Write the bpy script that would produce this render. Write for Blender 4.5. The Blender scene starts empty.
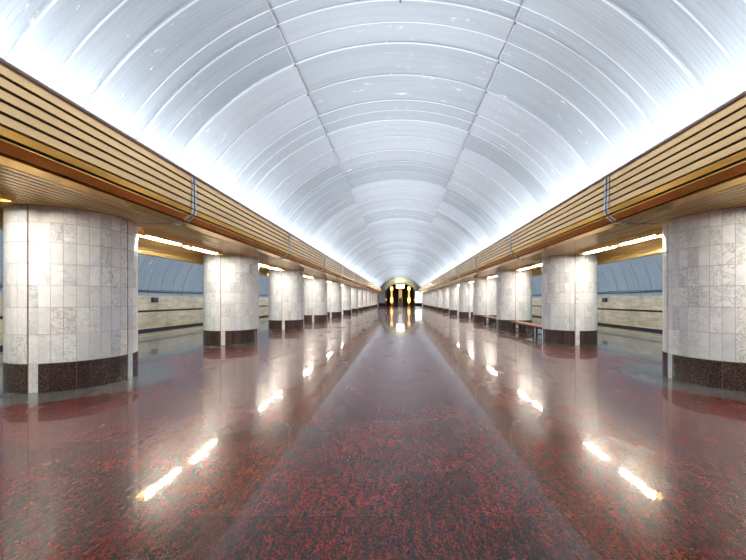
import bpy, math, random
from math import sin, cos, pi, radians, sqrt
random.seed(7)
SC = bpy.context.scene
COL = SC.collection
P0, PITCH, NP = 6.2, 5.7, 13          # first pillar depth, bay length, pillars per row
PX, PR = 6.05, 0.89                   # pillar centre offset and radius
YB, YE = -14.0, 80.0                  # hall ends (behind the camera / far wall)
SOF = 3.03                            # soffit height
ORD = ['first', 'second', 'third', 'fourth', 'fifth', 'sixth', 'seventh', 'eighth', 'ninth', 'tenth', 'eleventh', 'twelfth', 'thirteenth']

# ------------------------------------------------------------------ helpers
class MB:
    def __init__(s): s.v = []; s.f = []; s.r = []; s.sm = []
    def quad(s, a, b, c, d, r=0.5, sm=False):
        n = len(s.v); s.v += [a, b, c, d]; s.f.append((n, n+1, n+2, n+3)); s.r.append(r); s.sm.append(sm)
    def box(s, x0, x1, y0, y1, z0, z1, r=0.5):
        n = len(s.v)
        s.v += [(x0,y0,z0),(x1,y0,z0),(x1,y1,z0),(x0,y1,z0),(x0,y0,z1),(x1,y0,z1),(x1,y1,z1),(x0,y1,z1)]
        for f in ((0,3,2,1),(4,5,6,7),(0,1,5,4),(1,2,6,5),(2,3,7,6),(3,0,4,7)):
            s.f.append(tuple(n+i for i in f)); s.r.append(r); s.sm.append(False)
    def strip(s, prof, y0, y1, r=0.5, closed=True, sm=False):
        """extrude a cross section [(x,z)] along y"""
        n = len(s.v); m = len(prof)
        for y in (y0, y1): s.v += [(x, y, z) for x, z in prof]
        for i in range(m if closed else m-1):
            j = (i+1) % m
            s.f.append((n+i, n+j, n+m+j, n+m+i)); s.r.append(r); s.sm.append(sm)
        if closed:
            s.f.append(tuple(n+i for i in range(m))); s.r.append(r); s.sm.append(False)
            s.f.append(tuple(n+m+i for i in reversed(range(m)))); s.r.append(r); s.sm.append(False)
    def lathe(s, prof, cx=0, cy=0, seg=24, r=0.5, sm=True):
        n = len(s.v); m = len(prof)
        for k in range(seg):
            a = 2*pi*k/seg
            s.v += [(cx+rr*cos(a), cy+rr*sin(a), z) for rr, z in prof]
        for k in range(seg):
            b = (k+1) % seg
            for i in range(m-1):
                s.f.append((n+k*m+i, n+b*m+i, n+b*m+i+1, n+k*m+i+1)); s.r.append(r); s.sm.append(sm)
    def tube(s, pts, rad, seg=8, r=0.5):
        from mathutils import Vector
        n = len(s.v); pv = [Vector(p) for p in pts]
        for i, p in enumerate(pv):
            d = (pv[min(i+1, len(pv)-1)] - pv[max(i-1, 0)]).normalized()
            up = Vector((0, 0, 1)) if abs(d.z) < .9 else Vector((1, 0, 0))
            u = d.cross(up).normalized(); w = u.cross(d)
            for k in range(seg):
                a = 2*pi*k/seg; q = p + u*rad*cos(a) + w*rad*sin(a); s.v.append(tuple(q))
        for i in range(len(pv)-1):
            for k in range(seg):
                k2 = (k+1) % seg
                s.f.append((n+i*seg+k, n+i*seg+k2, n+(i+1)*seg+k2, n+(i+1)*seg+k)); s.r.append(r); s.sm.append(True)
        s.f.append(tuple(n+k for k in reversed(range(seg)))); s.r.append(r); s.sm.append(False)
        e = n+(len(pv)-1)*seg
        s.f.append(tuple(e+k for k in range(seg))); s.r.append(r); s.sm.append(False)
    def build(s, name, mat, parent=None, bevel=0):
        me = bpy.data.meshes.new(name); me.from_pydata(s.v, [], s.f)
        at = me.attributes.new('rnd', 'FLOAT', 'FACE'); at.data.foreach_set('value', s.r)
        me.polygons.foreach_set('use_smooth', s.sm)
        me.materials.append(mat); me.update()
        o = bpy.data.objects.new(name, me); COL.objects.link(o)
        if parent: o.parent = parent
        if bevel:
            b = o.modifiers.new('bevel', 'BEVEL'); b.width = bevel; b.segments = 2; b.limit_method = 'ANGLE'
        return o

def tag(o, label, cat, group=None):
    o['label'] = label; o['category'] = cat; o['kind'] = 'thing'
    if group: o['group'] = group
    return o
def struct(o): o['kind'] = 'structure'; return o
def thing(name, loc, label, cat, group=None, rz=0):
    o = bpy.data.objects.new(name, None); o.empty_display_size = .2; COL.objects.link(o)
    o.location = loc; o.rotation_euler = (0, 0, rz)
    return tag(o, label, cat, group)
def dup(root, loc, rz, label, group=None):
    r = root.copy(); COL.objects.link(r); r.location = loc; r.rotation_euler = (0, 0, rz); r['label'] = label
    if group: r['group'] = group
    for ch in list(root.children):
        c = ch.copy(); COL.objects.link(c); c.parent = r
        for g in list(ch.children):
            d = g.copy(); COL.objects.link(d); d.parent = c
    return r

# ------------------------------------------------------------------ materials
class NT:
    def __init__(s, name):
        s.m = bpy.data.materials.new(name); s.m.use_nodes = True
        s.t = s.m.node_tree; s.n = s.t.nodes; s.b = s.n['Principled BSDF']
    def add(s, typ, **kw):
        n = s.n.new(typ)
        for k, v in kw.items():
            if k.startswith('i_'):
                key = k[2:].replace('_', ' ')
                n.inputs[key].default_value = v
            else: setattr(n, k, v)
        return n
    def l(s, a, b): s.t.links.new(a, b)
    def ramp(s, fac, stops, interp='LINEAR'):
        r = s.n.new('ShaderNodeValToRGB'); r.color_ramp.interpolation = interp
        el = r.color_ramp.elements
        while len(el) < len(stops): el.new(0.5)
        for e, (p, c) in zip(el, stops):
            e.position = p; e.color = (c, c, c, 1) if isinstance(c, (int, float)) else (*c, 1)
        s.l(fac, r.inputs['Fac']); return r.outputs['Color']
    def mix(s, fac, a, b, typ='MIX'):
        m = s.n.new('ShaderNodeMix'); m.data_type = 'RGBA'; m.blend_type = typ
        for si, val in ((0, fac), (6, a), (7, b)):
            sock = m.inputs[si]
            if isinstance(val, (int, float)): sock.default_value = val if si == 0 else (val, val, val, 1)
            elif isinstance(val, tuple): sock.default_value = (*val, 1)
            else: s.l(val, sock)
        return m.outputs[2]
    def math(s, op, a, b=0.0, clamp=False):
        m = s.n.new('ShaderNodeMath'); m.operation = op; m.use_clamp = clamp
        for i, v in enumerate((a, b)):
            if isinstance(v, (int, float)): m.inputs[i].default_value = v
            else: s.l(v, m.inputs[i])
        return m.outputs[0]
    def pos(s, scale=(1,1,1), coord='Object', loc=None):
        tc = s.n.new('ShaderNodeTexCoord'); mp = s.n.new('ShaderNodeMapping')
        mp.inputs['Scale'].default_value = scale
        if loc: mp.inputs['Location'].default_value = loc
        s.l(tc.outputs[coord], mp.inputs['Vector']); return mp.outputs['Vector']
    def noise(s, vec, scale, detail=3, rough=.55, dist=0):
        n = s.add('ShaderNodeTexNoise'); n.inputs['Scale'].default_value = scale
        n.inputs['Detail'].default_value = detail; n.inputs['Roughness'].default_value = rough
        n.inputs['Distortion'].default_value = dist
        if vec is not None: s.l(vec, n.inputs['Vector'])
        return n.outputs['Fac']
    def rnd(s):
        a = s.n.new('ShaderNodeAttribute'); a.attribute_name = 'rnd'; return a.outputs['Fac']
    def bump(s, h, strength=.2, dist=.01):
        b = s.n.new('ShaderNodeBump'); b.inputs['Strength'].default_value = strength; b.inputs['Distance'].default_value = dist
        s.l(h, b.inputs['Height']); s.l(b.outputs[0], s.b.inputs['Normal'])
    def set(s, **kw):
        for k, v in kw.items():
            key = {'color': 'Base Color', 'rough': 'Roughness', 'metal': 'Metallic', 'spec': 'Specular IOR Level',
                   'coat': 'Coat Weight', 'coatr': 'Coat Roughness', 'emit': 'Emission Color', 'estr': 'Emission Strength'}[k]
            if isinstance(v, tuple): s.b.inputs[key].default_value = (*v, 1)
            elif isinstance(v, (int, float)): s.b.inputs[key].default_value = v
            else: s.l(v, s.b.inputs[key])
        return s.m

def plain(name, color, rough=.5, metal=0, var=.08, scale=6):
    t = NT(name); n = t.noise(t.pos(), scale, 4)
    lo = tuple(c*(1-var) for c in color); hi = tuple(min(1, c*(1+var)) for c in color)
    return t.set(color=t.ramp(n, [(.3, lo), (.7, hi)]), rough=rough, metal=metal)
def glow(name, color, s):
    t = NT(name); return t.set(color=(.8, .8, .8), emit=color, estr=s)

def m_floor():
    t = NT('polished_red_granite')
    pos = t.pos()
    vo = t.add('ShaderNodeTexVoronoi'); vo.inputs['Scale'].default_value = 120
    wv = t.add('ShaderNodeVectorMath', operation='ADD'); nz = t.add('ShaderNodeTexNoise'); nz.inputs['Scale'].default_value = 30; nz.inputs['Detail'].default_value = 2
    sv = t.add('ShaderNodeVectorMath', operation='SCALE'); sv.inputs['Scale'].default_value = .025
    t.l(nz.outputs['Color'], sv.inputs[0]); pp = t.pos((1.0, .6, 1)); t.l(t.pos((1, .6, 1)), nz.inputs['Vector'])
    t.l(pp, wv.inputs[0]); t.l(sv.outputs[0], wv.inputs[1]); t.l(wv.outputs[0], vo.inputs['Vector'])
    sx = t.add('ShaderNodeSeparateXYZ'); t.l(vo.outputs['Color'], sx.inputs[0])
    big = t.noise(t.pos((1.0, .32, 1)), 22, 5, .7)
    g = t.math('ADD', t.math('MULTIPLY', sx.outputs[0], .55), t.math('MULTIPLY', t.math('SUBTRACT', big, .5), 1.2)); g = t.math('ADD', g, .19)
    c = t.ramp(g, [(.10, (.018, .017, .018)), (.37, (.045, .027, .023)), (.49, (.12, .026, .018)), (.65, (.34, .026, .014)), (.85, (.40, .065, .032))])
    g3 = t.noise(t.pos((1, 1, 1), loc=(7, 3, 0)), 110, 2)
    g4 = t.noise(t.pos((1, .6, 1), loc=(1, 9, 0)), 2.2, 5, .6)
    c = t.mix(t.math('MULTIPLY', t.ramp(g3, [(.60, 0.0), (.70, 1.0)]), .5), c, (.14, .14, .145))
    c = t.mix(t.ramp(g4, [(.40, .0), (.68, .5)]), c, (.050, .043, .044))
    # grey granite discs round the pillars and grey platform edges
    sp3 = t.add('ShaderNodeSeparateXYZ'); t.l(pos, sp3.inputs[0])
    ax = t.math('ABSOLUTE', sp3.outputs[0])
    fy = t.math('MULTIPLY', t.math('SUBTRACT', t.math('FRACT', t.math('ADD', t.math('DIVIDE', t.math('SUBTRACT', sp3.outputs[1], P0), PITCH), .5)), .5), PITCH)
    dx = t.math('SUBTRACT', ax, PX)
    d = t.math('SQRT', t.math('ADD', t.math('MULTIPLY', dx, dx), t.math('MULTIPLY', fy, fy)))
    isg = t.math('MAXIMUM', t.math('LESS_THAN', d, 1.6), t.math('GREATER_THAN', ax, 5.95))
    gg = t.ramp(t.math('ADD', t.math('MULTIPLY', sx.outputs[1], .6), t.math('MULTIPLY', big, .4)), [(.2, (.055, .054, .052)), (.5, (.115, .112, .105)), (.8, (.20, .19, .18))])
    c = t.mix(isg, c, gg)
    br = t.add('ShaderNodeTexBrick'); br.offset = 0.5
    br.inputs['Scale'].default_value = 1.0; br.inputs['Brick Width'].default_value = .6; br.inputs['Row Height'].default_value = .6
    br.inputs['Mortar Size'].default_value = .0020; br.inputs['Mortar Smooth'].default_value = .2
    br.inputs['Color1'].default_value = (.55, .55, .55, 1); br.inputs['Color2'].default_value = (1.0, 1.0, 1.0, 1); br.inputs['Mortar'].default_value = (1.2, 1.1, 1.05, 1)
    t.l(t.pos((1, 1, 1), loc=(.3, .1, 0)), br.inputs['Vector'])
    c = t.mix(1.0, c, br.outputs['Color'], 'MULTIPLY')
    t.b.inputs['Coat IOR'].default_value = 1.5
    rough = t.math('ADD', .20, t.math('MULTIPLY', t.noise(t.pos((1, .4, 1)), 2.0, 4), .12))
    wav = t.noise(pos, 2.2, 2, .5)
    bb = t.add('ShaderNodeBump'); bb.inputs['Strength'].default_value = .10; bb.inputs['Distance'].default_value = .02
    t.l(wav, bb.inputs['Height']); t.l(bb.outputs[0], t.b.inputs['Normal']); t.l(bb.outputs[0], t.b.inputs['Coat Normal'])
    return t.set(color=c, rough=rough, spec=.16, coat=.52, coatr=.035)

def m_marble():
    t = NT('white_marble')
    r = t.rnd()
    oi = t.add('ShaderNodeObjectInfo')
    tc = t.add('ShaderNodeTexCoord'); va = t.add('ShaderNodeVectorMath', operation='ADD')
    cmb = t.add('ShaderNodeCombineXYZ')
    t.l(t.math('MULTIPLY', r, 37.0), cmb.inputs[0]); t.l(t.math('MULTIPLY', r, 91.0), cmb.inputs[1]); t.l(t.math('MULTIPLY', oi.outputs['Random'], 50.0), cmb.inputs[2])
    t.l(tc.outputs['Object'], va.inputs[0]); t.l(cmb.outputs[0], va.inputs[1])
    v = va.outputs[0]
    n1 = t.noise(v, 2.2, 6, .62, 1.6)
    n2 = t.noise(v, 5.0, 5, .6, 2.2)
    cloud = t.ramp(n1, [(.30, (.74, .755, .765)), (.5, (.87, .88, .875)), (.72, (.91, .925, .92))])
    vein = t.ramp(n2, [(.44, 0.0), (.49, 1.0), (.53, 0.0)])
    vm = t.ramp(r, [(.35, .12), (.9, .95)])
    c = t.mix(t.math('MULTIPLY', vein, vm), cloud, (.50, .49, .48))
    rr = t.math('FRACT', t.math('ADD', t.math('MULTIPLY', r, 13.7), oi.outputs['Random']))
    tone = t.ramp(rr, [(0.0, (.80, .80, .82)), (.35, (.93, .92, .90)), (.7, (1, 1, 1)), (1.0, (.97, .96, .93))])
    c = t.mix(1.0, c, tone, 'MULTIPLY')
    st = t.ramp(t.noise(t.pos((1, 1, .25)), 3.0, 5, .65), [(.52, 0.0), (.75, 1.0)])
    c = t.mix(t.math('MULTIPLY', st, .30), c, (.64, .60, .54))
    return t.set(color=c, rough=.30, spec=.4)

def m_granite():
    t = NT('brown_granite')
    n = t.noise(t.pos(), 45, 3); r = t.rnd()
    c = t.ramp(n, [(.36, (.020, .015, .015)), (.52, (.060, .036, .032)), (.66, (.15, .09, .078))])
    c = t.mix(1.0, c, t.ramp(r, [(0, .75), (1, 1.15)]), 'MULTIPLY')
    return t.set(color=c, rough=.22)

def m_vault(name, c0, c1, line):
    t = NT(name)
    r = t.rnd()
    sc = t.pos()
    base = t.ramp(r, [(0, c0), (.9, c1), (.91, line)])
    fine = t.noise(t.pos((.25, 7, .25)), 1.0, 4, .6)
    base = t.mix(1.0, base, t.ramp(fine, [(.25, .86), (.5, .98), (.75, 1.03)]), 'MULTIPLY')
    smear = t.noise(t.pos((.5, 1.0, .5), loc=(3, 1, 2)), 1.4, 6, .65, .8)
    base = t.mix(t.ramp(smear, [(.52, 0.0), (.74, .30)]), base, (.46, .475, .49))
    sc1 = t.noise(t.pos((.9, 3.2, .9), loc=(5, 2, 0)), 2.1, 5, .7, .5)
    patch = t.noise(t.pos((.4, .4, .4), loc=(1, .3, 5)), 1.0, 2)
    k = t.math('MULTIPLY', t.ramp(sc1, [(.62, 0.0), (.66, 1.0)]), t.ramp(patch, [(.48, 0.0), (.60, .8)]))
    base = t.mix(k, base, (.90, .90, .88))
    return t.set(color=base, rough=t.ramp(fine, [(.3, .34), (.7, .48)]), metal=.1)

def m_gold(name, col, rough, metal=.75, var=.2, stretch=.15):
    t = NT(name); r = t.rnd()
    n = t.noise(t.pos((3, stretch, 3)), 1.6, 3)
    c = t.mix(1.0, t.ramp(r, [(0, tuple(v*(1-var) for v in col)), (1, tuple(min(1, v*(1+var)) for v in col))]), t.ramp(n, [(.3, .86), (.7, 1.08)]), 'MULTIPLY')
    return t.set(color=c, rough=rough, metal=metal)

def m_trackwall():
    t = NT('beige_travertine')
    v = t.pos((1, 1, 1)); n = t.noise(t.pos((1, .5, 2.2)), 1.8, 6, .65); n2 = t.noise(t.pos((1, 1, .3), loc=(2, 2, 2)), 1.1, 5, .7)
    c = t.ramp(n, [(.3, (.32, .26, .17)), (.5, (.50, .42, .29)), (.7, (.62, .55, .42))])
    c = t.mix(t.ramp(n2, [(.48, 0.0), (.75, .55)]), c, (.22, .17, .11))
    br = t.add('ShaderNodeTexBrick'); br.offset = 0
    br.inputs['Scale'].default_value = 1; br.inputs['Brick Width'].default_value = 1.0; br.inputs['Row Height'].default_value = .45
    br.inputs['Mortar Size'].default_value = .006
    br.inputs['Color1'].default_value = (.88, .88, .88, 1); br.inputs['Color2'].default_value = (1, 1, 1, 1); br.inputs['Mortar'].default_value = (.6, .58, .55, 1)
    tc = t.add('ShaderNodeTexCoord'); s = t.add('ShaderNodeSeparateXYZ'); cm = t.add('ShaderNodeCombineXYZ')
    t.l(tc.outputs['Object'], s.inputs[0]); t.l(s.outputs[1], cm.inputs[0]); t.l(s.outputs[2], cm.inputs[1]); t.l(cm.outputs[0], br.inputs['Vector'])
    return t.set(color=t.mix(1.0, c, br.outputs['Color'], 'MULTIPLY'), rough=.4)

M = dict(
    floor=m_floor(), marble=m_marble(), granite=m_granite(),
    vault=m_vault('pale_aluminium_lining', (.36, .41, .455), (.51, .56, .61), (.78, .82, .86)),
    svault=m_vault('blue_grey_lining', (.34, .40, .47), (.43, .49, .56), (.48, .54, .60)),
    board=m_gold('tan_anodised_board', (.97, .63, .31), .26, .75, .07),
    curve=m_gold('gold_anodised_board', (.90, .54, .14), .15, .75, .06),
    slat=m_gold('gold_slat', (.88, .62, .25), .20, .5, .08),
    cap=m_gold('brown_cap', (.36, .22, .17), .38, .3, .05),
    brass=plain('brown_brass', (.30, .13, .06), .4, .4),
    gap=plain('black_gap', (.012, .010, .009), .8),
    grout=plain('grey_grout', (.42, .36, .30), .8),
    strap=plain('white_strap', (.88, .89, .90), .4), rubber=plain('black_rubber', (.02, .02, .022), .6),
    white=plain('white_paint', (.75, .74, .70), .6), conc=plain('dark_concrete', (.10, .10, .105), .8, 0, .2, 2),
    track=m_trackwall(), yellow=plain('worn_yellow_paint', (.42, .31, .07), .6, 0, .3, 8),
    cable=plain('dark_cable', (.06, .07, .085), .5), steel=plain('dark_steel', (.028, .027, .027), .5, .1),
    wood=plain('red_brown_wood', (.27, .085, .035), .35, 0, .25, 5),
    endwall=plain('blue_grey_marble', (.52, .57, .62), .3, 0, .15, 2), dgran=plain('black_granite', (.02, .019, .02), .25, 0, .3, 30),
    yellowst=plain('yellow_limestone', (.80, .74, .38), .5, 0, .12, 3), brown=plain('dark_brown_panel', (.045, .026, .016), .3, .2),
    tube=glow('fluorescent_tube', (1.0, .965, .89), 165), amber=glow('amber_lamp', (1.0, .42, .05), 1.0), amberhot=glow('amber_lamp_hot', (1.0, .52, .12), 3),
    amberdim=glow('amber_lamp_dim', (1.0, .45, .05), .22),
    sign=glow('sign_glow', (.93, .97, 1.0), 4), lightbox=glow('lightbox_glow', (.96, .98, 1.0), 2.2),
    bglass=plain('grey_blue_booth', (.12, .16, .20), .15), goldtrim=plain('brass_frame', (.85, .50, .12), .25, .8),
    bolt=plain('bolt_grey', (.18, .19, .20), .5, .5), seam=plain('seam_grey', (.62, .66, .70), .5),
    red=plain('red_plastic', (.5, .05, .03), .4),
)

# ------------------------------------------------------------------ floor and track pits
b = MB(); b.box(-11.5, 11.5, YB, YE+14, -.25, 0); struct(b.build('floor', M['floor']))
for s, nm in ((-1, 'left'), (1, 'right')):
    b = MB(); xs = sorted((s*11.5, s*14.8)); b.box(xs[0], xs[1], YB, YE, -1.4, -1.15)
    b.box(*sorted((s*11.45, s*11.5)), YB, YE, -1.15, -.25); struct(b.build('floor_track_'+nm, M['conc']))
    b = MB(); b.box(*sorted((s*10.52, s*10.66)), YB, YE, 0, .004); struct(b.build('trim_1' if s < 0 else 'trim_2', M['yellow']))

# ------------------------------------------------------------------ main vault: one metre lining rings, fine corrugation, three seams
VR, VZ = 5.75, 1.23
def vault_mesh(cx, cz, R, a0, a1, nseg, y0, y1, cuts, lip=.020, corr=.0035):
    b = MB(); n = 24; ys = []
    rng = random.Random(3); y = y0; ring = 0
    while y < y1-1e-6:
        wide = rng.choice((.018, .028, .042)); extra = rng.random() < .6; ey = rng.choice((.28, .5, .72))
        prof = [(0, -.004, 0), (.004, lip+.007, 1), (wide, lip+.007, 1), (wide+.004, lip, 0)]
        q = wide+.07
        while q < .97:
            if extra and abs(q-ey) < .03: prof += [(q, lip*(1-q), 0), (q+.003, lip*(1-q)+.010, 1), (q+.028, lip*(1-q)+.010, 1), (q+.031, lip*(1-q), 0)]
            else: prof += [(q, lip*(1-q), 0), (q+.006, lip*(1-q)+corr, 0), (q+.020, lip*(1-q)+corr, 0), (q+.026, lip*(1-q), 0)]
            q += .065
        prof.append((.999, .0, 0))
        ys += [(y+a, o, ring, ln) for a, o, ln in prof]
        y += 1.0; ring += 1
    angs = sorted([a0+(a1-a0)*k/nseg for k in range(nseg+1) if all(abs(a0+(a1-a0)*k/nseg-c) > .01 for c in cuts)] + list(cuts))
    m = len(angs); n0 = 0; tone = {}
    for yy, off, _, _ in ys:
        rr = R - off
        for a in angs:
            b.v.append((cx + rr*cos(a), yy, cz + rr*sin(a)))
    for j in range(len(ys)-1):
        ln = ys[j][3] and ys[j+1][3]
        for k in range(m-1):
            key = (ys[j][2], sum(1 for q in cuts if angs[k] > q-1e-6))
            if key not in tone: tone[key] = rng.random()*.88
            p = n0 + j*m + k
            b.f.append((p, p+m, p+m+1, p+1)); b.r.append(1.0 if ln else tone[key]); b.sm.append(False)
    return b
A0 = math.asin((3.12-VZ)/VR)
def seam_angle(k):
    v = (-.54*1 + sqrt(.54**2 + 4*(1+k*k)*(VR*VR-.073)))/(2*(1+k*k))
    return math.atan2(v+.27, v*k)
sr, sl = seam_angle(.415), pi-seam_angle(.45)
ceil = struct(vault_mesh(0, VZ, VR, A0, pi-A0, 56, YB, YE, (sr, sl)).build('ceiling', M['vault']))
for a in (sr, sl):
    b = MB(); r0, r1 = VR-.016, VR-.030; w = .006/VR
    b.strip([(r0*cos(a-w), VZ+r0*sin(a-w)), (r1*cos(a-w), VZ+r1*sin(a-w)), (r1*cos(a+w), VZ+r1*sin(a+w)), (r0*cos(a+w), VZ+r0*sin(a+w))], YB, YE)
    b.build('seam_strip', M['seam'], ceil)
b = MB()
for a in (sr, sl, pi/2):
    for k in range(-10, 40 if a != pi/2 else 7):
        y = k + .03; rr = VR-.045; c = (rr*cos(a), VZ+rr*sin(a)); q = .014
        b.box(c[0]-q, c[0]+q, y-q, y+q, c[1]-q, c[1]+q+.02)
b.build('ring_bolts', M['bolt'], ceil)

# ------------------------------------------------------------------ side vaults, track walls
for s, nm in ((-1, 'left'), (1, 'right')):
    cx, cz, R = s*10.3, 1.5, 4.2
    a0, a1 = radians(2.8), radians(146)
    if s < 0: a0, a1 = pi-a1, pi-a0
    struct(vault_mesh(cx, cz, R, a0, a1, 36, YB, YE, (), .03, .012).build('ceiling_'+nm, M['svault']))
    b = MB()
    x0, x1 = s*14.45, s*14.75
    b.box(*sorted((x0, x1)), YB, YE, .92, 1.70, .4); b.box(*sorted((x0, x1)), YB, YE, -.15, .80, .8)
    b.box(*sorted((x0, x1)), YB, YE, 1.70, 1.73)
    w = struct(b.build('wall_'+nm, M['track']))
    b = MB(); b.box(*sorted((s*14.52, s*14.75)), YB, YE, .80, .92); b.box(*sorted((s*14.5, s*14.75)), YB, YE, -1.2, -.15)
    b.build('groove', M['gap'], w)
    b = MB(); b.tube([(s*14.30, y, 1.97 + .012*sin(y*1.1)) for y in range(int(YB), int(YE), 2)], .024); b.tube([(s*14.28, y, 2.06 + .015*sin(y*.9+1)) for y in range(int(YB), int(YE), 2)], .014)
    c = b.build('wall_cable', M['cable']); tag(c, f'dark cable run along the blue-grey lining above the {nm} track wall', 'cable', 'cables on the track walls')
    # inner wall of side tunnel above the pillars
    b = MB(); b.strip([(s*5.45, 3.16), (s*7.2, 3.16), (s*7.2, 4.3), (s*6.3, 4.3), (s*5.45, 3.35)], YB, YE)
    struct(b.build('wall_inner_'+nm, M['white']))

# small boxes on the track walls
for s, nm, ys in ((-1, 'left', (19.4, )), (1, 'right', (23.3,))):
    for y in ys:
        t = thing('wall_box', (s*14.45, y, 1.50), f'small dark box on the beige stone of the {nm} track wall', 'box', 'small boxes on the track walls')
        b = MB(); b.box(*sorted((0, -s*.14)), -.21, .21, -.14, .15); b.build('housing', M['steel'], t, .02)
        b = MB(); b.box(*sorted((-s*.14, -s*.16)), -.15, .15, -.10, .08); b.build('door', M['rubber'], t, .004)

# ------------------------------------------------------------------ cornices over the two pillar rows
EY = 1.5
def cornice(s, nm):
    y0, y1 = YB, P0+PITCH*(NP-1)+1.6
    root = thing('cornice', (0, 0, 0), f'long cornice of gold and tan boards over the {nm} row of pillars', 'cornice', 'gold cornices above the pillars')
    L = y1-y0
    X = 4.12
    def plank(b, pa, pb, th=.022, nrm=None, r=.5):
        (xa, za), (xb, zb) = pa, pb
        d = sqrt((xb-xa)**2+(zb-za)**2); nx, nz = (zb-za)/d, -(xb-xa)/d     # side away from the hall
        if nx < 0 or (abs(nx) < .2 and nz < 0): nx, nz = -nx, -nz
        c = .006; ux, uz = (xb-xa)/d*c, (zb-za)/d*c
        pr = [(xa+ux, za+uz), (xb-ux, zb-uz), (xb+nx*c, zb+nz*c), (xb+nx*th, zb+nz*th), (xa+nx*th, za+nz*th), (xa+nx*c, za+nz*c)]
        pr = [(s*x, z) for x, z in pr]
        b.strip(pr if s > 0 else pr[::-1], y0, y1, r)
    # cap
    b = MB()
    b.strip([(s*x, z) for x, z in ((X+.03, 3.955), (X+.015, 3.975), (X+.025, 4.015), (X+.07, 4.035), (X+.14, 4.035), (X+.14, 3.955))], y0, y1)
    b.build('cap_rail', M['cap'], root)
    b = MB(); z = 3.945; rng = random.Random(5 if s < 0 else 9); segs = []
    for k in range(5):
        x_t, x_b = X+.022-.004*k, X+.016-.004*k
        plank(b, (x_t, z), (x_b, z-.106), r=(.1 if k % 2 else .9) if s > 0 else .4+.2*rng.random())
        segs.append(((x_t, z), (x_b, z-.106)))
        z -= .130
    b.build('fascia_boards', M['board'], root)
    # flat lower boards round the corner
    b = MB(); Rr = .40; Rz = .27; cz = SOF+Rz; cx = X+Rr
    E = lambda a, d=0: (cx+(Rr-d)*cos(pi+radians(a)), cz+(Rz-d)*sin(pi+radians(a)))
    for i, (a, e) in enumerate(((1, 20), (27, 54), (61, 88))):
        plank(b, E(a), E(e), r=.7-.2*i); segs.append((E(a), E(e)))
    b.build('corner_boards', M['curve'], root)
    # black backing behind the boards
    b = MB(); pr = [(X+.05, 4.0), (X+.05, 3.30)] + [E(90*q/8, .045) for q in range(9)]
    pr += [(cx+.01, cz-.1), (X+.16, 3.36), (X+.16, 4.0)]
    b.strip([(s*x, z) for x, z in pr], y0, y1); b.build('backing', M['gap'], root)
    # soffit of narrow slats
    b = MB(); x = cx+.0
    while x < 7.02:
        w = .130
        b.strip([(s*a, z) for a, z in ((x, SOF+.002), (x+.004, SOF-.004), (x+w-.044, SOF-.004), (x+w-.040, SOF+.002), (x+w-.040, SOF+.02), (x, SOF+.02))], y0, y1, rng.random())
        x += w
    b.build('soffit_slats', M['slat'], root)
    b = MB(); b.box(*sorted((s*(cx-.02), s*7.05)), y0, y1, SOF+.022, SOF+.06); b.build('soffit_backing', M['gap'], root)
    # platform side valance
    b = MB()
    for k in range(3):
        plank(b, (7.05, 3.05-.085*k), (7.05, 2.975-.085*k), r=rng.random())
    b.box(*sorted((s*7.05, s*7.30)), y0, y1, 2.78, 2.80, .5); b.box(*sorted((s*7.28, s*7.30)), y0, y1, 2.80, 3.16, .5)
    b.build('valance', M['slat'], root)
    b = MB(); b.box(*sorted((s*(X+.1), s*5.46)), y0, y1, 3.33, 3.36); b.build('cove_floor', M['white'], root)
    b = MB(); b.box(*sorted((s*(X+.05), s*7.28)), y1-.03, y1, SOF-.0, 3.9); b.build('end_cap', M['cap'], root)
    # pale joint strips
    for k in range(NP):
        yy = P0+PITCH*k+.42
        bw = MB(); bd = MB()
        for (p, q) in segs:
            d = sqrt((q[0]-p[0])**2+(q[1]-p[1])**2); nx, nz = -(p[1]-q[1])/d*.010, -(q[0]-p[0])/d*.008
            a = (s*(p[0]+nx), p[1]+nz); c = (s*(q[0]+nx), q[1]+nz)
            for (wa, wb, bb) in ((-.075, -.017, bw), (.017, .075, bw), (-.017, .017, bd)):
                bb.quad((a[0], yy+wa, a[1]), (a[0], yy+wb, a[1]), (c[0], yy+wb, c[1]), (c[0], yy+wa, c[1]))
        bd.quad(*[(s*xx, yy+dy, SOF-.0055) for xx, dy in ((cx, -.02), (cx, .02), (5.15, .02), (5.15, -.02))])
        j = bw.build('joint_strip', M['strap'], root); bd.build('rubber_line', M['rubber'], j)
        for o in (j,) + tuple(j.children):
            so = o.modifiers.new('thick', 'SOLIDIFY'); so.thickness = .005; so.offset = 0
    return root
cornice(-1, 'left'); cornice(1, 'right')

# ------------------------------------------------------------------ pillars
def arc_patch(b, r, a0, a1, z0, z1, rv, n=3, th=.012):
    """one slightly raised curved tile"""
    base = len(b.v); e = .0022
    for i in range(n+1):
        a = a0+(a1-a0)*i/n
        for rr, z in ((r-th, z0), (r, z0+e), (r, z1-e), (r-th, z1)): b.v.append((rr*cos(a), rr*sin(a), z))
    for i in range(n):
        for j in range(3):
            p = base+i*4+j; b.f.append((p, p+4, p+5, p+1)); b.r.append(rv); b.sm.append(False)
    b.f.append(tuple(base+j for j in range(4))); b.r.append(rv); b.sm.append(False)
    e0 = base+n*4; b.f.append(tuple(e0+j for j in (3, 2, 1, 0))); b.r.append(rv); b.sm.append(False)

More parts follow.
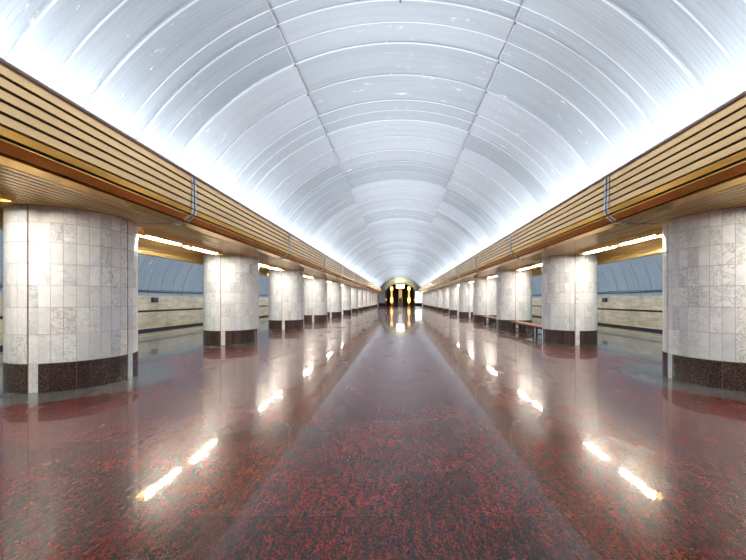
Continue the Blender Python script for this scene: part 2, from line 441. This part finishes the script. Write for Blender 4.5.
rng = random.Random(11)
TW = radians(9.5)
pil = thing('pillar', (-PX, P0, 0), '', 'pillar', 'marble pillars', TW)
zs = [.47, .94, 1.38, 1.74, 2.09, 2.44, 2.76, SOF-.006]
shaft = MB(); plinth = MB(); grooves = []; strips = []
shaft.lathe([(PR-.013, .02), (PR-.013, SOF-.006)], seg=64, r=.5)
SW, GW, JG = .13/PR, .022/PR, .0045/PR      # strip width, groove width, joint
for q in range(4):
    base = -pi/2 + q*pi/2
    # groove | strip | 6 tiles
    g0 = base - GW - SW/2; s0 = base - SW/2; s1 = base + SW/2; e1 = base + pi/2 - GW - SW/2
    g = MB(); g.v = []
    arc_patch(g, PR-.004, g0+JG*.3, s0-JG*.3, .012, SOF-.006, .5, 2, .009); grooves.append(g)
    st = MB()
    arc_patch(st, PR+.003, s0, s1, 0.0, zs[0], .72, 3, .02)
    for z0, z1 in zip(zs, zs[1:]): arc_patch(st, PR, s0, s1, z0+.002, z1-.002, rng.random(), 3)
    strips.append(st)
    for z0, z1 in zip(zs, zs[1:]):
        for i in range(8):
            w = (e1-s1)/8
            arc_patch(shaft, PR, s1+w*i+JG/2, s1+w*(i+1)-JG/2, z0+.0022, z1-.0022, rng.random())
    for i in range(8):
        w = (e1-s1)/8
        arc_patch(plinth, PR+.004, s1+w*i+JG/3, s1+w*(i+1)-JG/3, .0, zs[0]-.003, rng.random(), 3, .03)
so = shaft.build('shaft', M['marble'], pil)
# grout core is its own material slot through a separate sub-part
core = MB(); core.lathe([(PR-.0115, .0), (PR-.0115, SOF-.006)], seg=64); core.build('grout', M['grout'], so)
plinth.build('plinth', M['granite'], pil)
for st in strips: st.build('corner_strip', M['marble'], pil)
for g in grooves: g.build('brass_groove', M['brass'], pil)
def pil_label(s, k):
    nm = 'left' if s < 0 else 'right'
    if k == 0: return f'round white marble pillar nearest the camera at the {nm} edge of the photo'
    if k == NP-1: return f'farthest round marble pillar of the {nm} row, beside the end wall'
    return f'{ORD[k]} round marble pillar from the camera in the {nm} row, dark granite base'
for s in (-1, 1):
    for k in range(NP):
        g = ('left' if s < 0 else 'right') + ' row of marble pillars'
        if s < 0 and k == 0: pil['label'] = pil_label(s, k); pil['group'] = g; continue
        dup(pil, (s*PX, P0+PITCH*k, 0), (pi/2)*((k*3+(s > 0)) % 4) - s*TW, pil_label(s, k), g)

# ------------------------------------------------------------------ light fixtures between the pillars
def fixture():
    t = thing('ceiling_light', (0, 0, SOF), '', 'light')
    b = MB(); L = 1.62
    b.box(-.14, .14, -L, L, -.030, -.006); b.box(-.14, -.115, -L, L, -.085, -.03); b.box(.115, .14, -L, L, -.085, -.03)
    b.box(-.14, .14, -L, -L+.02, -.085, -.03); b.box(-.14, .14, L-.02, L, -.085, -.03)
    b.build('housing', M['slat'], t)
    for y0, y1 in ((-1.45, -.25), (.25, 1.45)):
        b = MB(); b.tube([(0, y0, -.063), (0, y1, -.063)], .032, 12); o = b.build('tube', M['tube'], t)
        b = MB(); b.tube([(0, y0-.05, -.063), (0, y0, -.063)], .035, 12); b.tube([(0, y1, -.063), (0, y1+.05, -.063)], .035, 12); b.build('tube_cap', M['white'], o)
    return t
fx = fixture(); first = True
for s in (-1, 1):
    nm = 'left' if s < 0 else 'right'
    for k in range(-1, NP-1):
        loc = (s*5.80, P0+PITCH*(k+.5)-.1, SOF); g = f'lights under the {nm} soffit'
        lb = f'fluorescent light under the {nm} gold soffit, before the nearest pillar' if k < 0 else f'fluorescent light under the {nm} soffit between the {ORD[k]} and {ORD[k+1]} pillars'
        if first: fx.location = loc; fx['label'] = lb; fx['group'] = g; first = False
        else: dup(fx, loc, 0, lb, g)

# ------------------------------------------------------------------ benches on the right
def bench():
    t = thing('bench', (0, 0, 0), '', 'bench')
    b = MB()
    for i in range(4): b.box(-.24+.122*i, -.24+.112+.122*i, -1.75, 1.75, .405, .45, random.random())
    b.build('seat', M['wood'], t, .006)
    for y in (-1.35, 0, 1.35):
        b = MB()
        for x in (-.2, .2): b.box(x-.03, x+.03, y-.03, y+.03, 0, .36)
        b.box(-.23, .23, y-.03, y+.03, .345, .405); b.box(-.2, .2, y-.02, y+.02, .09, .13); b.build('leg_frame', M['steel'], t, .004)
    b = MB(); b.box(-.02, .02, -1.38, 1.38, .30, .345); b.build('stretcher', M['steel'], t)
    return t
bn = bench(); g = 'benches between the right pillars'
bn.location = (5.72, P0+PITCH*1.5-.0, 0); bn['label'] = 'red-brown wooden bench between the second and third pillars on the right'; bn['group'] = g
dup(bn, (5.72, P0+PITCH*2.5, 0), 0, 'red-brown wooden bench between the third and fourth pillars on the right', g)

# ------------------------------------------------------------------ far end: wall, escalator portal, lamps
EW = YE
def arch(hw, spring, top, n=24, x0=0):
    return [(x0+hw*cos(a), spring+(top-spring)*sin(a)) for a in [pi*i/n for i in range(n+1)]]
# end wall with the portal hole: built as quads between the portal outline and the outer outline
b = MB()
inn = [(3.3, 0)] + arch(3.3, 3.7, 5.45) + [(-3.3, 0)]
out = []
for x, z in inn:
    ang = math.atan2(z-2.0, x); k = 9.0
    out.append((x*3.2 if abs(x) > .001 else 0, max(0, 2+(z-2)*3.0 if z > 0 else 0)))
for (p, q), (r, t_) in zip(zip(inn, inn[1:]), zip(out, out[1:])):
    b.quad((p[0], EW, p[1]), (q[0], EW, q[1]), (t_[0], EW, t_[1]), (r[0], EW, r[1]))
    b.quad((p[0], EW+.3, p[1]), (r[0], EW+.3, r[1]), (t_[0], EW+.3, t_[1]), (q[0], EW+.3, q[1]))
struct(b.build('wall_end', M['endwall']))
b = MB(); b.box(-15, 15, YB-.3, YB, -1.4, 9); struct(b.build('wall_back', M['endwall']))
for s, nm in ((-1, 'left'), (1, 'right')):
    b = MB(); b.box(*sorted((s*3.45, s*11.4)), EW-.06, EW-.003, 0, .75); struct(b.build('baseboard_end_'+nm, M['dgran']))
    b = MB(); b.box(*sorted((s*5.2, s*7.1)), EW-3.6, EW-.07, 0, 3.0); struct(b.build('wall_pier_'+nm, M['endwall']))
# yellow stone hood round the arch
b = MB(); n = 28
ia = arch(3.36, 3.75, 5.5, n); oa = arch(3.7, 4.1, 6.93, n)
for i in range(n):
    for y, fl in ((EW-.35, 0), (EW-.003, 1)):
        q = [(ia[i][0], y, ia[i][1]), (oa[i][0], y, oa[i][1]), (oa[i+1][0], y, oa[i+1][1]), (ia[i+1][0], y, ia[i+1][1])]
        b.quad(*(q[::-1] if fl else q))
    b.quad((ia[i][0], EW-.35, ia[i][1]), (ia[i+1][0], EW-.35, ia[i+1][1]), (ia[i+1][0], EW, ia[i+1][1]), (ia[i][0], EW, ia[i][1]))
    b.quad((oa[i][0], EW-.35, oa[i][1]), (oa[i][0], EW, oa[i][1]), (oa[i+1][0], EW, oa[i+1][1]), (oa[i+1][0], EW-.35, oa[i+1][1]))
struct(b.build('trim_3', M['yellowst']))
# dark jambs
b = MB()
for s in (-1, 1): b.box(*sorted((s*3.3, s*3.6)), EW-.2, EW+.1, 0, 3.75)
struct(b.build('trim_4', M['brown']))
# escalator shaft behind the portal
b = MB(); pr = [(3.3, 0)] + arch(3.3, 3.7, 5.45, 20) + [(-3.3, 0)]
for (p, q) in zip(pr, pr[1:]):
    b.quad((p[0], EW, p[1]), (p[0], EW+4, p[1]), (q[0], EW+4, q[1]), (q[0], EW, q[1]), sm=True)
    b.quad((p[0], EW+4, p[1]), (p[0], EW+13.5, p[1]+(4.6 if p[1] > 1 else 0)), (q[0], EW+13.5, q[1]+(4.6 if q[1] > 1 else 0)), (q[0], EW+4, q[1]), sm=True)
b.box(-3.3, 3.3, EW+13.4, EW+13.6, 0, 10.2)
struct(b.build('wall_shaft', M['brown']))
# escalators
def escalator(x, label):
    t = thing('escalator', (x, EW+3.2, 0), label, 'escalator', 'escalators in the end arch')
    b = MB()
    for k in range(24): b.box(-.5, .5, 1.0+.38*k, 1.42+.38*k, -.0+max(0, .21*(k-3)), .02+max(0, .21*(k-2)))
    b.box(-.55, .55, -.2, 1.0, .0, .03); b.build('steps', M['steel'], t)
    for sx in (-1, 1):
        b = MB(); b.strip([(sx*.55, 0), (sx*.70, 0), (sx*.70, .85), (sx*.55, .85)], 0, 2.0)
        n0 = len(b.v); b.box(*sorted((sx*.55, sx*.70)), 2.0, 10.0, 0, .85)
        for i in range(n0, len(b.v)):
            v = b.v[i]; 
            if v[1] > 5: b.v[i] = (v[0], v[1], v[2]+4.4)
        p = b.build('balustrade', M['brown'], t)
        b = MB(); b.tube([(sx*.625, -.1, .45), (sx*.625, -.15, .8), (sx*.625, .05, .9), (sx*.625, 2, .9), (sx*.625, 10, 5.3)], .05); b.build('handrail', M['rubber'], p)
    return t
for x, nm in ((-1.15, 'left'), (1.15, 'right')): escalator(x, f'{nm} escalator climbing inside the dark arch at the far end')
# tall amber lamps
def lampcol(x, label):
    t = thing('floor_lamp', (x, EW+1.0, 0), label, 'lamp', 'amber lamps in the end arch')
    b = MB(); b.lathe([(0, 0), (.30, 0), (.30, .12), (.16, .22), (.13, .8), (.0, .8)], seg=20); b.build('base', M['goldtrim'], t)
    b = MB(); b.lathe([(.12, .8), (.30, 1.0), (.34, 1.4), (.30, 2.0), (.15, 2.25)], seg=20); b.build('lower_lamp_shade', M['amberhot'], t)
    b = MB(); b.lathe([(.15, 2.25), (.20, 2.6), (.20, 3.5), (.15, 3.75)], seg=20); b.build('stem', M['amber'], t)
    b = MB(); b.lathe([(.15, 3.75), (.32, 4.0), (.36, 4.4), (.28, 4.75), (0, 4.85)], seg=20); b.build('upper_lamp_shade', M['amberhot'], t)
    return t
lampcol(-2.12, 'tall glowing amber lamp left of the booth in the end arch')
lampcol(2.12, 'tall glowing amber lamp right of the booth in the end arch')
for x, s in ((-3.42, 'left'), (3.42, 'right')):
    t = thing('wall_lamp', (x, EW-.2, 1.55), f'small amber wall lamp on the {s} jamb of the end arch', 'lamp', 'wall lamps on the arch jambs')
    b = MB(); b.box(-.08, .08, -.03, 0, -.2, .2); b.build('back_plate', M['goldtrim'], t)
    b = MB(); b.lathe([(0, -.3), (.1, -.22), (.12, 0), (.1, .25), (0, .32)], 0, -.14, 16); b.build('lamp_shade', M['amber'], t)
# attendant booth with gold frame, dim amber panel above
t = thing('attendant_booth', (0, EW+.8, 0), 'small grey-blue booth with gold frame in the middle of the end arch', 'booth')
b = MB(); b.box(-.30, .30, -.35, .35, 0, 1.75); b.build('cabin', M['bglass'], t, .02)
b = MB()
for x in (-.40, .40): b.box(x-.08, x+.08, -.42, -.30, 0, 1.95)
b.box(-.48, .48, -.42, -.30, 1.85, 2.05); b.build('frame', M['goldtrim'], t, .01)
t = thing('hanging_panel', (0, EW+2.2, 1.9), 'dim amber panel hanging above the booth in the end arch', 'panel')
b = MB(); b.box(-.42, .42, 0, .12, .0, 2.4); b.build('panel', M['amberdim'], t, .01)
b = MB(); b.tube([(0, .06, 2.35), (0, .06, 3.58)], .02); b.build('rod', M['steel'], t)
# lit sign on the arch and lightbox on the right
t = thing('lit_sign', (0, EW-.12, 4.80), 'white lit sign box under the crown of the end arch', 'sign')
b = MB(); b.box(-1.02, 1.02, 0, .2, -.50, .50); b.build('case', M['steel'], t, .02)
b = MB(); b.box(-.97, .97, -.015, 0, -.45, .45); b.build('sign_face', M['sign'], t)
b = MB()
for x in (-.7, .7): b.tube([(x, .1, .48), (x, .1, .62 if abs(x) > 0 else .6)], .02)
b.build('bracket', M['steel'], t)
t = thing('lightbox', (4.36, EW-.27, 2.20), 'bright white lit panel on the end wall right of the arch', 'lightbox')
b = MB(); b.box(-.80, .80, 0, .19, -1.4, 1.4); b.build('case', M['steel'], t, .02)
b = MB(); b.box(-.75, .75, -.015, 0, -1.35, 1.35); b.build('light_face', M['lightbox'], t)
# red fire box near the arch
t = thing('floor_stand', (-1.65, EW-.3, 0), 'small red stand on the floor in front of the end arch', 'stand')
b = MB(); b.lathe([(0, 0), (.2, 0), (.2, .04), (.04, .06), (.04, .5), (0, .5)], seg=16); b.build('base', M['steel'], t)
b = MB(); b.box(-.2, .2, -.03, .03, .5, .95); b.build('panel', M['red'], t, .01)

# ------------------------------------------------------------------ lights: cove tubes behind cornices, plus added platform strips and vault uplight
def strip_light(name, x, z, y0, y1, w, power, color, rot):
    ld = bpy.data.lights.new(name, 'AREA'); ld.shape = 'RECTANGLE'; ld.size = w; ld.size_y = y1-y0; ld.energy = power; ld.color = color
    o = bpy.data.objects.new(name, ld); COL.objects.link(o); o.location = (x, (y0+y1)/2, z); o.rotation_euler = (0, rot, 0)
    return o
COVE, PLAT = 2700, 2000
ymx = P0+PITCH*(NP-1)+1.0
for s in (-1, 1):
    strip_light('cove_light', s*4.72, 3.86, YB+.5, ymx, .14, COVE, (.93, .965, 1.0), s*(pi-radians(60))).data.spread = radians(172)
    strip_light('added_platform_strip', s*7.42, 3.2, YB+.5, ymx, .14, PLAT, (.85, .93, 1.0), -s*(pi-radians(55)))  # unseen strip added behind the valance to light the side vault
sl_ = bpy.data.lights.new('added_vault_uplight', 'AREA'); sl_.shape = 'RECTANGLE'; sl_.size = 1.9; sl_.size_y = .15; sl_.energy = 40; sl_.color = (.94, .97, 1.0)  # added lamp, makes the bright patch on the vault before the arch
so_ = bpy.data.objects.new('added_vault_uplight', sl_); COL.objects.link(so_); so_.location = (0, EW-.55, 5.6); so_.rotation_euler = (pi+radians(35), 0, 0)
w = bpy.data.worlds.new('World'); SC.world = w; w.use_nodes = True
w.node_tree.nodes['Background'].inputs[0].default_value = (.6, .65, .7, 1); w.node_tree.nodes['Background'].inputs[1].default_value = .05

# ------------------------------------------------------------------ camera
cd = bpy.data.cameras.new('camera'); cam = bpy.data.objects.new('camera', cd); COL.objects.link(cam)
cam.location = (0, 0, EY); cam.rotation_euler = (pi/2, 0, 0)
cd.sensor_width = 36; cd.lens = 331/746*36; cd.shift_x = -27.3/746; cd.shift_y = 20/746; cd.clip_start = .05; cd.clip_end = 300
SC.camera = cam
vs = SC.view_settings; vs.view_transform = 'Standard'; vs.look = 'None'; vs.gamma = 1; vs.use_curve_mapping = False; vs.exposure = 0.58
SC.cycles.max_bounces = 10; SC.cycles.diffuse_bounces = 6; SC.cycles.glossy_bounces = 5
SC.cycles.use_denoising = True
SC.cycles.sample_clamp_indirect = 8
